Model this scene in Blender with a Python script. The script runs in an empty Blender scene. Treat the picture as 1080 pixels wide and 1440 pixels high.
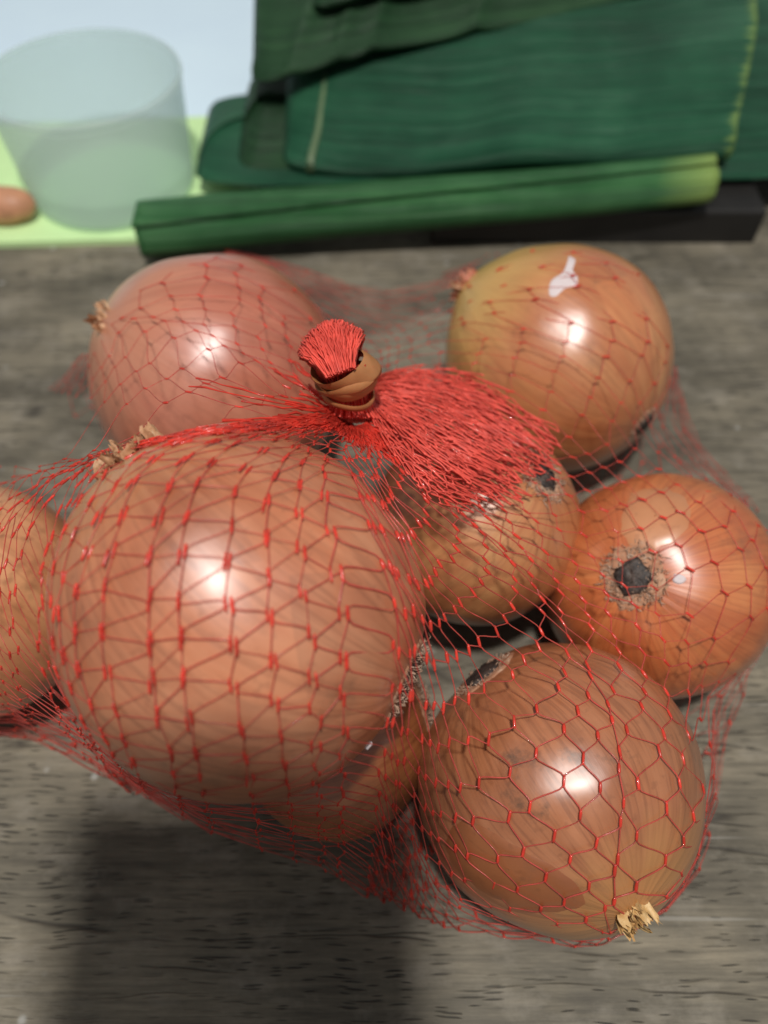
import bpy, math, random
import numpy as np
from mathutils import Vector, noise
from mathutils.bvhtree import BVHTree

random.seed(7); rng = np.random.default_rng(11)
PI = math.pi
S = 0.01                                    # everything below is measured in centimetres
scene = bpy.context.scene
COL = scene.collection

# ------------------------------------------------------------------ camera
FPX, PITCH, CAMH = 1109.0, math.radians(55), 21.0
cam_d = bpy.data.cameras.new('camera'); cam = bpy.data.objects.new('camera', cam_d); COL.objects.link(cam)
cam.location = (0, 0, CAMH * S); cam.rotation_euler = (PI / 2 - PITCH, 0, 0)
cam_d.sensor_fit = 'VERTICAL'; cam_d.sensor_height = 4.8; cam_d.sensor_width = 3.6
cam_d.lens = FPX / 1440 * 4.8
cam_d.clip_start = 0.004; cam_d.clip_end = 20
cam_d.dof.use_dof = True; cam_d.dof.focus_distance = 0.155; cam_d.dof.aperture_fstop = 1.25
scene.camera = cam
FW = np.array([0, math.cos(PITCH), -math.sin(PITCH)]); UP = np.array([0, math.sin(PITCH), math.cos(PITCH)])
RX = np.array([1.0, 0, 0]); CAM = np.array([0, 0, CAMH])

# ------------------------------------------------------------------ light and exposure
world = bpy.data.worlds.new('World'); scene.world = world; world.use_nodes = True
wb = world.node_tree.nodes['Background']
wb.inputs[0].default_value = (0.94, 0.97, 1.0, 1); wb.inputs[1].default_value = 0.26
lamp_d = bpy.data.lights.new('ceiling_lamp', 'POINT'); lamp = bpy.data.objects.new('ceiling_lamp', lamp_d)
COL.objects.link(lamp); lamp.location = (0.005, -0.12, 1.0)
lamp_d.energy = 40.0; lamp_d.shadow_soft_size = 0.034; lamp_d.color = (1.0, 0.95, 0.90)
vs = scene.view_settings
vs.view_transform = 'Standard'; vs.look = 'None'; vs.gamma = 1.0; vs.exposure = 0.0; vs.use_curve_mapping = False
scene.render.film_transparent = False
try:
    scene.cycles.use_denoising = True
    scene.cycles.transparent_max_bounces = 16
except Exception:
    pass

# ------------------------------------------------------------------ pixel helpers (photograph 1080 x 1440)
def ray(px, py):
    """direction with unit depth along the optical axis"""
    return FW + (px - 540) / FPX * RX + (720 - py) / FPX * UP
def at_z(px, py, z):
    d = ray(px, py); return CAM + d * ((z - CAMH) / d[2])
def at_y(px, py, y):
    d = ray(px, py); return CAM + d * (y / d[1])
def at_t(px, py, t): return CAM + ray(px, py) * t
def nrm(v): v = np.asarray(v, float); return v / np.linalg.norm(v)

# ------------------------------------------------------------------ mesh helpers
class MB:
    def __init__(s): s.v = []; s.f = []; s.n = 0
    def add(s, v, f):
        v = np.asarray(v, float).reshape(-1, 3); o = s.n
        s.v.append(v); s.n += len(v); s.f.extend([tuple(o + i for i in q) for q in f])
    def tube(s, P, R, sides=5, flat=1.0, nref=None, cap=True):
        P = np.asarray(P, float); n = len(P); R = np.broadcast_to(np.asarray(R, float), (n,))
        T = np.gradient(P, axis=0); T /= np.linalg.norm(T, axis=1)[:, None] + 1e-9
        ref = np.array([0.1, 0.2, 1.0]) if nref is None else np.asarray(nref, float)
        A = np.cross(T, ref); ln = np.linalg.norm(A, axis=1)[:, None]
        A = np.where(ln < 1e-4, np.array([1.0, 0, 0]), A / (ln + 1e-9)); B = np.cross(A, T)
        th = np.arange(sides) / sides * 2 * PI
        V = P[:, None, :] + R[:, None, None] * (np.cos(th)[None, :, None] * A[:, None, :] + flat * np.sin(th)[None, :, None] * B[:, None, :])
        f = []
        for i in range(n - 1):
            for k in range(sides):
                k2 = (k + 1) % sides
                f.append((i * sides + k, i * sides + k2, (i + 1) * sides + k2, (i + 1) * sides + k))
        if cap:
            f.append(tuple(range(sides))[::-1]); f.append(tuple((n - 1) * sides + k for k in range(sides)))
        s.add(V.reshape(-1, 3), f)
    def grid(s, G, closed_u=False):
        G = np.asarray(G, float); a, b = G.shape[:2]; f = []
        for i in range(a - 1 + (1 if closed_u else 0)):
            for j in range(b - 1):
                i2 = (i + 1) % a
                f.append((i * b + j, i2 * b + j, i2 * b + j + 1, i * b + j + 1))
        s.add(G.reshape(-1, 3), f)
    def build(s, name, mat, parent=None, origin=(0, 0, 0), smooth=True, attrs=None):
        V = np.concatenate(s.v) - np.asarray(origin, float) if s.v else np.zeros((0, 3))
        me = bpy.data.meshes.new(name); me.from_pydata((V * S).tolist(), [], s.f)
        if smooth: me.polygons.foreach_set('use_smooth', [True] * len(me.polygons))
        for k, a in (attrs or {}).items():
            at = me.attributes.new(k, 'FLOAT_VECTOR', 'POINT'); at.data.foreach_set('vector', np.asarray(a, 'f').ravel())
        me.materials.append(mat); me.update()
        o = bpy.data.objects.new(name, me); COL.objects.link(o)
        if parent is not None: o.parent = parent
        else: o.location = np.asarray(origin, float) * S
        return o
def tag(o, label=None, cat=None, group=None, kind=None):
    for k, v in (('label', label), ('category', cat), ('group', group), ('kind', kind)):
        if v: o[k] = v
    return o
def empty(name, loc, label, cat, group=None):
    o = bpy.data.objects.new(name, None); COL.objects.link(o); o.location = np.asarray(loc, float) * S
    o.empty_display_size = 0.01
    return tag(o, label, cat, group)
def catmull(P, n):
    P = np.asarray(P, float); m = len(P); Q = np.vstack([2 * P[0] - P[1], P, 2 * P[-1] - P[-2]])
    t = np.linspace(0, m - 1 - 1e-6, n); i = t.astype(int); f = (t - i)[:, None]
    a, b, c, d = Q[i], Q[i + 1], Q[i + 2], Q[i + 3]
    return 0.5 * (2 * b + (c - a) * f + (2 * a - 5 * b + 4 * c - d) * f ** 2 + (3 * b - a - 3 * c + d) * f ** 3)
def nz(p, sc=1.0, seed=0.0): return noise.noise(Vector((p[0] * sc + seed, p[1] * sc - seed * .7, p[2] * sc + seed * .3)))

# ------------------------------------------------------------------ material helpers
class NT:
    def __init__(s, name):
        s.m = bpy.data.materials.new(name); s.m.use_nodes = True; s.t = s.m.node_tree
        s.t.nodes.clear(); s.out = s.n('ShaderNodeOutputMaterial')
    def n(s, typ, **kw):
        o = s.t.nodes.new(typ)
        for k, v in kw.items():
            if hasattr(o, k): setattr(o, k, v)
        return o
    def l(s, a, b): s.t.links.new(a, b)
    def set(s, node, **kw):
        for k, v in kw.items():
            node.inputs[k.replace('_', ' ')].default_value = v
        return node
    def principled(s, color=None, **kw):
        b = s.n('ShaderNodeBsdfPrincipled')
        if color is not None: b.inputs['Base Color'].default_value = (*color, 1)
        for k, v in kw.items(): b.inputs[k.replace('_', ' ')].default_value = v
        s.l(b.outputs[0], s.out.inputs[0]); return b
    def tex(s, kind, vec, scale, **kw):
        t = s.n(kind)
        t.inputs['Scale'].default_value = scale
        for k, v in kw.items(): t.inputs[k].default_value = v
        if vec is not None: s.l(vec, t.inputs['Vector'])
        return t
    def mapping(s, vec, scale=(1, 1, 1), rot=(0, 0, 0), loc=(0, 0, 0)):
        m = s.n('ShaderNodeMapping'); s.l(vec, m.inputs[0])
        m.inputs['Scale'].default_value = scale; m.inputs['Rotation'].default_value = rot; m.inputs['Location'].default_value = loc
        return m.outputs[0]
    def ramp(s, fac, stops, interp='LINEAR'):
        r = s.n('ShaderNodeValToRGB'); r.color_ramp.interpolation = interp
        e = r.color_ramp.elements
        while len(e) < len(stops): e.new(0.5)
        for el, (p, c) in zip(e, stops):
            el.position = p; el.color = (*c, 1) if len(c) == 3 else c
        s.l(fac, r.inputs[0]); return r.outputs[0]
    def mix(s, fac, a, b, blend='MIX'):
        m = s.n('ShaderNodeMix', data_type='RGBA', blend_type=blend)
        for sock, v in ((m.inputs[0], fac), (m.inputs[6], a), (m.inputs[7], b)):
            if isinstance(v, (int, float)): sock.default_value = v
            elif isinstance(v, tuple): sock.default_value = (*v, 1)
            else: s.l(v, sock)
        return m.outputs[2]
    def math(s, op, a, b=None, clamp=False):
        m = s.n('ShaderNodeMath', operation=op); m.use_clamp = clamp
        for sock, v in ((m.inputs[0], a), (m.inputs[1], b)):
            if v is None: continue
            if isinstance(v, (int, float)): sock.default_value = v
            else: s.l(v, sock)
        return m.outputs[0]
    def bump(s, h, strength, dist, bsdf, prev=None):
        b = s.n('ShaderNodeBump'); b.inputs['Strength'].default_value = strength; b.inputs['Distance'].default_value = dist
        s.l(h, b.inputs['Height'])
        if prev is not None: s.l(prev, b.inputs['Normal'])
        if bsdf is not None: s.l(b.outputs[0], bsdf.inputs['Normal'])
        return b.outputs[0]

BW = ((0, 0, 0), (1, 1, 1))
def wood_material():
    k = NT('weathered_wood'); g = k.n('ShaderNodeTexCoord').outputs['Object']
    rot = (0, 0, math.radians(-1.5))
    big = k.tex('ShaderNodeTexNoise', k.mapping(g, (9, 22, 9), rot), 1.6, Detail=6, Roughness=.62)
    fine = k.tex('ShaderNodeTexNoise', k.mapping(g, (34, 620, 34), rot), 1.0, Detail=6, Roughness=.75)
    col = k.ramp(big.outputs[0], [(.30, (.070, .063, .049)), (.45, (.120, .109, .084)), (.56, (.168, .151, .115)), (.70, (.238, .211, .158))])
    col = k.mix(.75, col, k.ramp(fine.outputs[0], [(.3, (.25, .25, .25)), (.7, (.78, .77, .74))]), 'OVERLAY')
    # broad blotches that follow the grain loosely
    blot = k.tex('ShaderNodeTexNoise', k.mapping(g, (55, 90, 55), rot, (3.1, 1.7, 0)), 1.0, Detail=6, Roughness=.68)
    col = k.mix(k.ramp(blot.outputs[0], [(.50, (0, 0, 0)), (.72, (.5, .5, .5))]), col, (.30, .275, .225))
    # short open pores: thin dark dashes along the grain
    wob = k.n('ShaderNodeVectorMath', operation='MULTIPLY_ADD'); w = k.tex('ShaderNodeTexNoise', g, 40.0, Detail=2)
    k.l(w.outputs[1], wob.inputs[0]); wob.inputs[1].default_value = (.004, .004, 0); k.l(g, wob.inputs[2])
    masks = []
    for sc, loc, lo, hi in (((90, 1000, 1), (0, 0, 0), .12, .26), ((140, 1300, 1), (.37, .11, 0), .10, .24), ((34, 700, 1), (.8, .4, 0), .05, .16)):
        v = k.tex('ShaderNodeTexVoronoi', k.mapping(wob.outputs[0], sc, rot, loc), 1.0)
        v.voronoi_dimensions = '2D'
        present = k.ramp(k.n('ShaderNodeSeparateColor').outputs[0], [(0, (0, 0, 0)), (1, (1, 1, 1))])
        sep = present.node.inputs[0].links[0].from_node; k.l(v.outputs['Color'], sep.inputs[0])
        pres = k.math('GREATER_THAN', sep.outputs[0], .78)
        d = k.ramp(v.outputs['Distance'], [(lo, (1, 1, 1)), (hi, (0, 0, 0))])
        masks.append(k.math('MULTIPLY', pres, d))
    pore = k.math('MAXIMUM', k.math('MAXIMUM', masks[0], masks[1]), masks[2])
    area = k.tex('ShaderNodeTexNoise', k.mapping(g, (16, 40, 16), rot, (5, 2, 0)), 1.0, Detail=3)
    pore = k.math('MULTIPLY', pore, k.ramp(area.outputs[0], [(.36, (.18, .18, .18)), (.60, (.95, .95, .95))]))
    col = k.mix(pore, col, (.032, .030, .026))
    ck = k.tex('ShaderNodeTexVoronoi', k.mapping(wob.outputs[0], (7, 150, 1), rot, (.2, .6, 0)), 1.0); ck.feature = 'DISTANCE_TO_EDGE'; ck.voronoi_dimensions = '2D'
    ckn = k.tex('ShaderNodeTexNoise', k.mapping(g, (30, 60, 30), rot, (7, 1, 0)), 1.0, Detail=3)
    ckm = k.math('MULTIPLY', k.ramp(ck.outputs['Distance'], [(.0, (1, 1, 1)), (.035, (0, 0, 0))]), k.ramp(ckn.outputs[0], [(.50, (0, 0, 0)), (.60, (.8, .8, .8))]))
    col = k.mix(ckm, col, (.035, .031, .026)); pore = k.math('MAXIMUM', pore, ckm)
    # pale specks, crumbs of chalky wear and knife scratches
    sp = k.tex('ShaderNodeTexVoronoi', g, 95.0); spm = k.ramp(sp.outputs['Distance'], [(.05, (1, 1, 1)), (.13, (0, 0, 0))])
    spn = k.tex('ShaderNodeTexNoise', g, 30.0); spm = k.math('MULTIPLY', spm, k.ramp(spn.outputs[0], [(.52, (0, 0, 0)), (.62, (.75, .75, .75))]))
    col = k.mix(spm, col, (.42, .42, .39))
    for i, (a, sc) in enumerate(((1.15, (9, 330, 1)), (-.75, (7, 280, 1)), (2.0, (8, 300, 1)))):
        s_ = k.tex('ShaderNodeTexNoise', k.mapping(g, sc, (0, 0, a), (i * 2.3, i, 0)), 1.0, Detail=1)
        sm = k.ramp(s_.outputs[0], [(.745, (0, 0, 0)), (.78, (.40, .40, .40))]); col = k.mix(sm, col, (.36, .35, .31))
    b = k.principled(Roughness=.62, IOR=1.4); b.inputs['Specular IOR Level'].default_value = .35
    k.l(col, b.inputs['Base Color'])
    k.l(k.ramp(big.outputs[0], [(.3, (.5, .5, .5)), (.7, (.75, .75, .75))]), b.inputs['Roughness'])
    h = k.math('SUBTRACT', k.math('MULTIPLY', fine.outputs[0], .35), pore)
    k.bump(h, .55, .0006, b)
    return k.m

def onion_material(name, c_dark, c_mid, c_light, c_neck, seed, vein=.5, rough=.27, blotch=(.10, .055, .03), blot_amt=.35, neck_lo=.62):
    c_dark, c_mid, c_light, c_neck = (tuple(x * g for x, g in zip(c, (.92, .87, .76))) for c in (c_dark, c_mid, c_light, c_neck))
    k = NT(name)
    st = k.n('ShaderNodeAttribute', attribute_name='st').outputs['Vector']     # (cos, sin) round the axis, height along it
    ob = k.n('ShaderNodeTexCoord').outputs['Object']
    broad = k.tex('ShaderNodeTexNoise', k.mapping(ob, (1, 1, 1), (0, 0, 0), (seed, seed * .5, 0)), 38.0, Detail=4, Roughness=.55)
    stv = k.mapping(st, (1, 1, .16), (0, 0, 0), (seed, -seed, seed))
    streak = k.tex('ShaderNodeTexNoise', stv, 4.2, Detail=4, Roughness=.6)
    col = k.ramp(k.math('ADD', k.math('MULTIPLY', broad.outputs[0], .55), k.math('MULTIPLY', streak.outputs[0], .45)),
                 [(.34, c_dark), (.50, c_mid), (.64, c_light)])
    # fine meridian veins
    ve = k.tex('ShaderNodeTexNoise', k.mapping(st, (1, 1, .05), (0, 0, 0), (seed * 2, 0, 0)), 26.0, Detail=3, Roughness=.6)
    vm = k.ramp(ve.outputs[0], [(.40, (1, 1, 1)), (.50, (0, 0, 0))])
    dk = tuple(x * .62 for x in c_dark)
    col = k.mix(k.math('MULTIPLY', vm, vein * .65), col, dk)
    ve2 = k.tex('ShaderNodeTexNoise', k.mapping(st, (1, 1, .09), (0, 0, 0), (0, seed, 3)), 11.0, Detail=2)
    col = k.mix(k.math('MULTIPLY', k.ramp(ve2.outputs[0], [(.53, (0, 0, 0)), (.62, (1, 1, 1))]), vein * .5), col, c_light)
    # overlapping dry skin layers leave long faceted tone steps
    vo = k.tex('ShaderNodeTexVoronoi', k.mapping(st, (1, 1, .5), (.3, .2, 0), (seed, 1, 0)), 2.3, Randomness=1.0)
    sepv = k.n('ShaderNodeSeparateColor'); k.l(vo.outputs['Color'], sepv.inputs[0])
    col = k.mix(.20, col, k.ramp(sepv.outputs[0], [(0, (.28, .28, .28)), (1, (.72, .70, .66))]), 'OVERLAY')
    # brown-black blotches of wear
    bl = k.tex('ShaderNodeTexNoise', k.mapping(ob, (1, 1, 1), (0, 0, 0), (-seed, 2, seed)), 95.0, Detail=5, Roughness=.7)
    col = k.mix(k.math('MULTIPLY', k.ramp(bl.outputs[0], [(.58, (0, 0, 0)), (.72, (1, 1, 1))]), blot_amt), col, blotch)
    fl = k.tex('ShaderNodeTexNoise', k.mapping(ob, (1, 1, 1), (0, 0, 0), (seed, 4, 1)), 420.0, Detail=2)
    col = k.mix(k.ramp(fl.outputs[0], [(.62, (0, 0, 0)), (.72, (.28, .28, .28))]), col, dk)
    # neck end of the bulb
    sp = k.n('ShaderNodeSeparateXYZ'); k.l(st, sp.inputs[0])
    wz = k.math('ADD', sp.outputs[2], k.math('MULTIPLY', k.math('SUBTRACT', streak.outputs[0], .5), .5))
    col = k.mix(k.ramp(wz, [(neck_lo, (0, 0, 0)), (.95, (.85, .85, .85))]), col, c_neck)
    b = k.principled(Roughness=rough, IOR=1.45)
    b.inputs['Coat Weight'].default_value = 1.0; b.inputs['Coat Roughness'].default_value = .34
    b.inputs['Specular IOR Level'].default_value = .62
    k.l(col, b.inputs['Base Color'])
    k.l(k.ramp(broad.outputs[0], [(.3, (rough + .10,) * 3), (.7, (rough + .24,) * 3)]), b.inputs['Roughness'])
    hb = k.math('ADD', k.math('MULTIPLY', ve.outputs[0], .6), k.math('MULTIPLY', bl.outputs[0], .35))
    dent = k.tex('ShaderNodeTexNoise', k.mapping(st, (1, 1, .55), (0, 0, 0), (seed, seed, 0)), 3.6, Detail=3, Roughness=.5)
    pv = k.bump(dent.outputs[0], .35, .0016, None)
    k.bump(hb, .14, .0006, b, pv)
    return k.m

def paper_material(name, c1, c2, c3, scale=260.0, rough=.6):
    k = NT(name); ob = k.n('ShaderNodeTexCoord').outputs['Object']
    n1 = k.tex('ShaderNodeTexNoise', ob, scale, Detail=5, Roughness=.65)
    b = k.principled(Roughness=rough); k.l(k.ramp(n1.outputs[0], [(.32, c1), (.5, c2), (.68, c3)]), b.inputs['Base Color'])
    n2 = k.tex('ShaderNodeTexNoise', ob, scale * 3, Detail=3); k.bump(n2.outputs[0], .4, .0005, b)
    return k.m

def plastic_net(name, c, transp, rough=.22, trans_amt=.35):
    k = NT(name); ob = k.n('ShaderNodeTexCoord').outputs['Object']
    n1 = k.tex('ShaderNodeTexNoise', ob, 300.0, Detail=2)
    col = k.ramp(n1.outputs[0], [(.35, tuple(x * .75 for x in c)), (.65, tuple(min(1, x * 1.12) for x in c))])
    b = k.principled(Roughness=rough, IOR=1.5); k.l(col, b.inputs['Base Color']); b.inputs['Coat Weight'].default_value = .3
    tl = k.n('ShaderNodeBsdfTranslucent'); k.l(col, tl.inputs[0])
    m1 = k.n('ShaderNodeMixShader'); m1.inputs[0].default_value = trans_amt; k.l(b.outputs[0], m1.inputs[1]); k.l(tl.outputs[0], m1.inputs[2])
    tr = k.n('ShaderNodeBsdfTransparent'); tr.inputs[0].default_value = (1, .72, .68, 1)
    m2 = k.n('ShaderNodeMixShader'); m2.inputs[0].default_value = transp; k.l(m1.outputs[0], m2.inputs[1]); k.l(tr.outputs[0], m2.inputs[2])
    k.l(m2.outputs[0], k.out.inputs[0]); return k.m

def leaf_material(name, c1, c2, c3, tip, vein_scale=1.0, rough=.42, tip_lo=.90):
    k = NT(name); lf = k.n('ShaderNodeAttribute', attribute_name='lf').outputs['Vector']   # x along the leaf 0-1, y across in cm
    ob = k.n('ShaderNodeTexCoord').outputs['Object']
    br = k.tex('ShaderNodeTexNoise', ob, 22.0, Detail=4, Roughness=.6)
    v1 = k.tex('ShaderNodeTexNoise', k.mapping(lf, (1.2, 2.6 * vein_scale, 0)), 1.0, Detail=3, Roughness=.6)
    v2 = k.tex('ShaderNodeTexNoise', k.mapping(lf, (.6, 11 * vein_scale, 0), (0, 0, 0), (2, 5, 0)), 1.0, Detail=3, Roughness=.7)
    f = k.math('ADD', k.math('MULTIPLY', br.outputs[0], .4), k.math('ADD', k.math('MULTIPLY', v1.outputs[0], .35), k.math('MULTIPLY', v2.outputs[0], .25)))
    col = k.ramp(f, [(.40, c1), (.5, c2), (.60, c3)])
    sp = k.n('ShaderNodeSeparateXYZ'); k.l(lf, sp.inputs[0])
    e = k.math('ADD', sp.outputs[0], k.math('MULTIPLY', k.math('SUBTRACT', v1.outputs[0], .5), .10))
    col = k.mix(k.ramp(e, [(tip_lo, (0, 0, 0)), (1.0, (.9, .9, .9))]), col, tip)
    b = k.principled(Roughness=rough); k.l(col, b.inputs['Base Color']); b.inputs['Specular IOR Level'].default_value = .28
    k.bump(k.math('ADD', v2.outputs[0], k.math('MULTIPLY', v1.outputs[0], .7)), .6, .0020, b)
    return k.m

def plain(name, c, rough=.5, var=.12, scale=60.0, **kw):
    k = NT(name); ob = k.n('ShaderNodeTexCoord').outputs['Object']
    n1 = k.tex('ShaderNodeTexNoise', ob, scale, Detail=4, Roughness=.6)
    b = k.principled(Roughness=rough, **kw)
    k.l(k.ramp(n1.outputs[0], [(.3, tuple(x * (1 - var) for x in c)), (.7, tuple(min(1, x * (1 + var)) for x in c))]), b.inputs['Base Color'])
    k.bump(n1.outputs[0], .15, .0005, b); return k.m

# ================================================================== the setting: a weathered wooden table top
mb = MB()
mb.add([(-75, -40, 0), (75, -40, 0), (75, 110, 0), (-75, 110, 0), (-75, -40, -4), (75, -40, -4), (75, 110, -4), (-75, 110, -4)],
       [(0, 1, 2, 3), (7, 6, 5, 4), (0, 4, 5, 1), (1, 5, 6, 2), (2, 6, 7, 3), (3, 7, 4, 0)])
tag(mb.build('table_top', wood_material(), smooth=False), kind='structure')

# ================================================================== onions
def surf_point(c, r, px, py):
    """direction from c to where the pixel's ray meets (or passes closest to) the sphere"""
    d = nrm(ray(px, py)); oc = CAM - c; B = d @ oc; disc = B * B - (oc @ oc - r * r)
    P = CAM + d * (-B - math.sqrt(disc)) if disc > 0 else CAM - d * B
    return nrm(P - c)

class Onion: pass
def make_onion(spec):
    """a bulb with its own axis from root to neck; returns the shape function used by its skins and by the net"""
    o = Onion(); o.c = np.array(spec['c'], float); o.r = spec['r']; o.seed = spec['seed']
    o.neck = nrm(spec['neck']); o.root = nrm(spec['root'])
    o.axis = nrm(o.neck - o.root)
    side = np.cross(o.axis, o.neck); 
    o.bend = math.acos(max(-1, min(1, float(o.axis @ o.neck))))
    o.baxis = nrm(side) if np.linalg.norm(side) > 1e-3 else nrm(np.cross(o.axis, [0.3, .5, .8]))
    o.e1 = nrm(np.cross(o.axis, [.21, .53, .81])); o.e2 = np.cross(o.axis, o.e1)
    o.obl = spec.get('obl', 1.0); o.tip = spec.get('tip', .10)
    return o
def rot_about(v, k, a):
    return v * math.cos(a) + np.cross(k, v) * math.sin(a) + k * (k @ v) * (1 - math.cos(a))
def onion_local(o, th, ph, off=0.0):
    """point of the bulb: th polar angle from the neck, ph round the axis"""
    d0 = math.cos(th) * o.axis + math.sin(th) * (math.cos(ph) * o.e1 + math.sin(ph) * o.e2)
    rr = 1 + o.tip * (.55 * math.exp(-(th / .22) ** 2) + .6 * math.exp(-(th / .55) ** 2)) - .035 * math.exp(-((PI - th) / .30) ** 2)
    rr *= 1 + (o.obl - 1) * math.cos(th) ** 2
    rr *= 1 + .034 * nz(d0, 1.2, o.seed) + .010 * nz(d0, 3.4, o.seed + 5)
    rr *= 1 + .0030 * math.sin(th) * nz((math.cos(ph) * 4, math.sin(ph) * 4, th * .5), 1.0, o.seed + 9)
    d = rot_about(d0, o.baxis, o.bend * max(-1, min(1, (PI / 2 - th) / (PI / 2))))
    return o.c + d * (o.r * rr + off)
def bulb_mesh(o, nu=128, nv=84):
    mb = MB(); V = []; A = []
    for j in range(nv + 1):
        th = PI * (1 - math.cos(PI * j / nv)) / 2 if False else PI * j / nv
        for i in range(nu):
            ph = 2 * PI * i / nu
            V.append(onion_local(o, max(th, 1e-3) if j < nv else PI - 1e-3, ph)); A.append((math.cos(ph), math.sin(ph), math.cos(th)))
    f = []
    for j in range(nv):
        for i in range(nu):
            i2 = (i + 1) % nu
            f.append((j * nu + i, (j + 1) * nu + i, (j + 1) * nu + i2, j * nu + i2))
    mb.add(V, f); return mb, A

M_root = paper_material('dark_root', (.010, .007, .006), (.030, .021, .017), (.085, .062, .050), 520)
M_fibre = paper_material('root_fibre', (.22, .12, .075), (.38, .25, .17), (.56, .43, .33), 350)
M_collar = paper_material('root_collar_skin', (.34, .15, .08), (.43, .22, .125), (.53, .34, .23), 330, .75)
M_neck = paper_material('dry_neck', (.26, .115, .05), (.50, .27, .14), (.68, .46, .29), 300)
M_neck_yellow = paper_material('dry_neck_yellow', (.40, .20, .07), (.55, .34, .13), (.68, .50, .26), 260)
M_neck_pink = paper_material('dry_neck_pink', (.36, .10, .06), (.55, .22, .14), (.66, .42, .25), 260)
M_flesh = plain('white_flesh', (.60, .53, .53), .65, .06, 200)

bvh_src = MB()                                # every skin and bulb the net can rest on
def onion_thing(spec):
    o = make_onion(spec)
    base = (o.c[0], o.c[1], 0)
    e = empty('onion', base, spec['label'], 'onion', None)
    mb, A = bulb_mesh(o)
    bvh_src.add(np.concatenate(mb.v), mb.f)
    mb.build('bulb', spec['mat'], e, base, attrs={'st': A})
    rnd = random.Random(int(o.seed * 10))
    # root plate with its ring of cut root fibres
    def P(th, ph, off=0.0): return onion_local(o, th, ph, off)
    rs = spec.get('root_size', .42); ra = rs / o.r
    if spec.get('show_root', True):
        m = MB(); G = []
        for i in range(25):
            ph = 2 * PI * i / 24; row = []
            for j in range(7):
                a = 1e-3 + ra * j / 6 * (1 + .30 * nz((math.cos(ph), math.sin(ph), 0), 2.2, o.seed) + .22 * nz((math.cos(ph) * 4, math.sin(ph) * 4, 0), 1.3, o.seed))
                row.append(P(PI - a, ph, (.13 - .05 * (j / 6) ** 2 if j < 6 else -.06) + .045 * nz((math.cos(ph) * j, math.sin(ph) * j, 1), 1.7, o.seed)))
            G.append(row)
        m.grid(G); m.build('root_plate', M_root, e, base)
        m = MB(); G = []
        for i in range(61):                      # dry ragged collar of torn skin round the root
            ph = 2 * PI * i / 60; row = []; rg = ra * spec.get('collar', 1.7) * (1 + .22 * nz((math.cos(ph), math.sin(ph), 0), 1.8, o.seed) + .16 * nz((math.cos(ph) * 6, math.sin(ph) * 6, 0), 1.0, o.seed))
            for j in range(8):
                u = j / 7; a = ra * .5 + (rg - ra * .5) * u; row.append(P(PI - a, ph, (.030 + .018 * nz((math.cos(ph) * 5, math.sin(ph) * 5, u * 4), 1.5, o.seed)) if j < 7 else -.02))
            G.append(row)
        m.grid(G); m.build('root_collar', M_collar, e, base)
        m = MB()
        for q in range(spec.get('fibres', 260)):
            ph = rnd.uniform(0, 2 * PI); a0 = ra * (.35 + spec.get('halo', 1.2) * rnd.random() ** 1.3); L = rnd.uniform(.06, .20) * spec.get('fib_len', 1)
            dr = rnd.uniform(-.3, 1.0); dt = rnd.uniform(-1, 1); pts = []; hh = rnd.uniform(.0, .10) * spec.get('fib_up', 1)
            for s in range(4):
                u = s / 3; an = a0 + u * L * dr / o.r; pts.append(P(PI - an, ph + dt * u * L / o.r / max(an, .05), .012 + hh * math.sin(PI * u * .8)))
            w = rnd.uniform(.007, .017); m.tube(pts, [w, w, w * .8, w * .3], 4)
        m.build('root_fibres', M_fibre, e, base)
    # dry papery neck
    if spec.get('show_neck', True):
        m = MB(); NL = spec.get('neck_len', .7); spread = spec.get('neck_spread', .13)
        for q in range(spec.get('blades', 22)):
            ph = rnd.uniform(0, 2 * PI); th = .015 + spread * rnd.random() ** .7; p0 = P(th, ph, .0)
            tanv = np.array([rnd.gauss(0, 1), rnd.gauss(0, 1), rnd.gauss(0, 1)]); out = nrm(p0 - o.c)
            tanv = nrm(tanv - out * (tanv @ out)); dv = nrm(out * rnd.uniform(.5, 1.0) + tanv * rnd.uniform(.1, .7) * spec.get('neck_mess', .8)); sv = nrm(np.cross(dv, out + tanv * .2))
            Lq = NL * rnd.uniform(.35, 1.0); wq = rnd.uniform(.18, .40) * (.6 + .4 * NL); cu = rnd.uniform(-1.2, 1.2); G = []
            for i in range(5):
                row = []
                for j in range(5):
                    u = j / 4; w_ = (i / 4 - .5) * wq * (1 - .55 * u * rnd.random())
                    pt = p0 - out * .03 + dv * Lq * u + sv * w_ + tanv * cu * .25 * Lq * u * u + out * .05 * math.sin(i * 2.1 + q)
                    row.append(pt + .07 * np.array([nz(pt, 5, q), nz(pt, 5, q + 3.3), nz(pt, 5, q + 7.1)]))
                G.append(row)
            m.grid(G)
        m.build('dry_neck', spec.get('neck_mat', M_neck), e, base)
    return o, e, base

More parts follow.
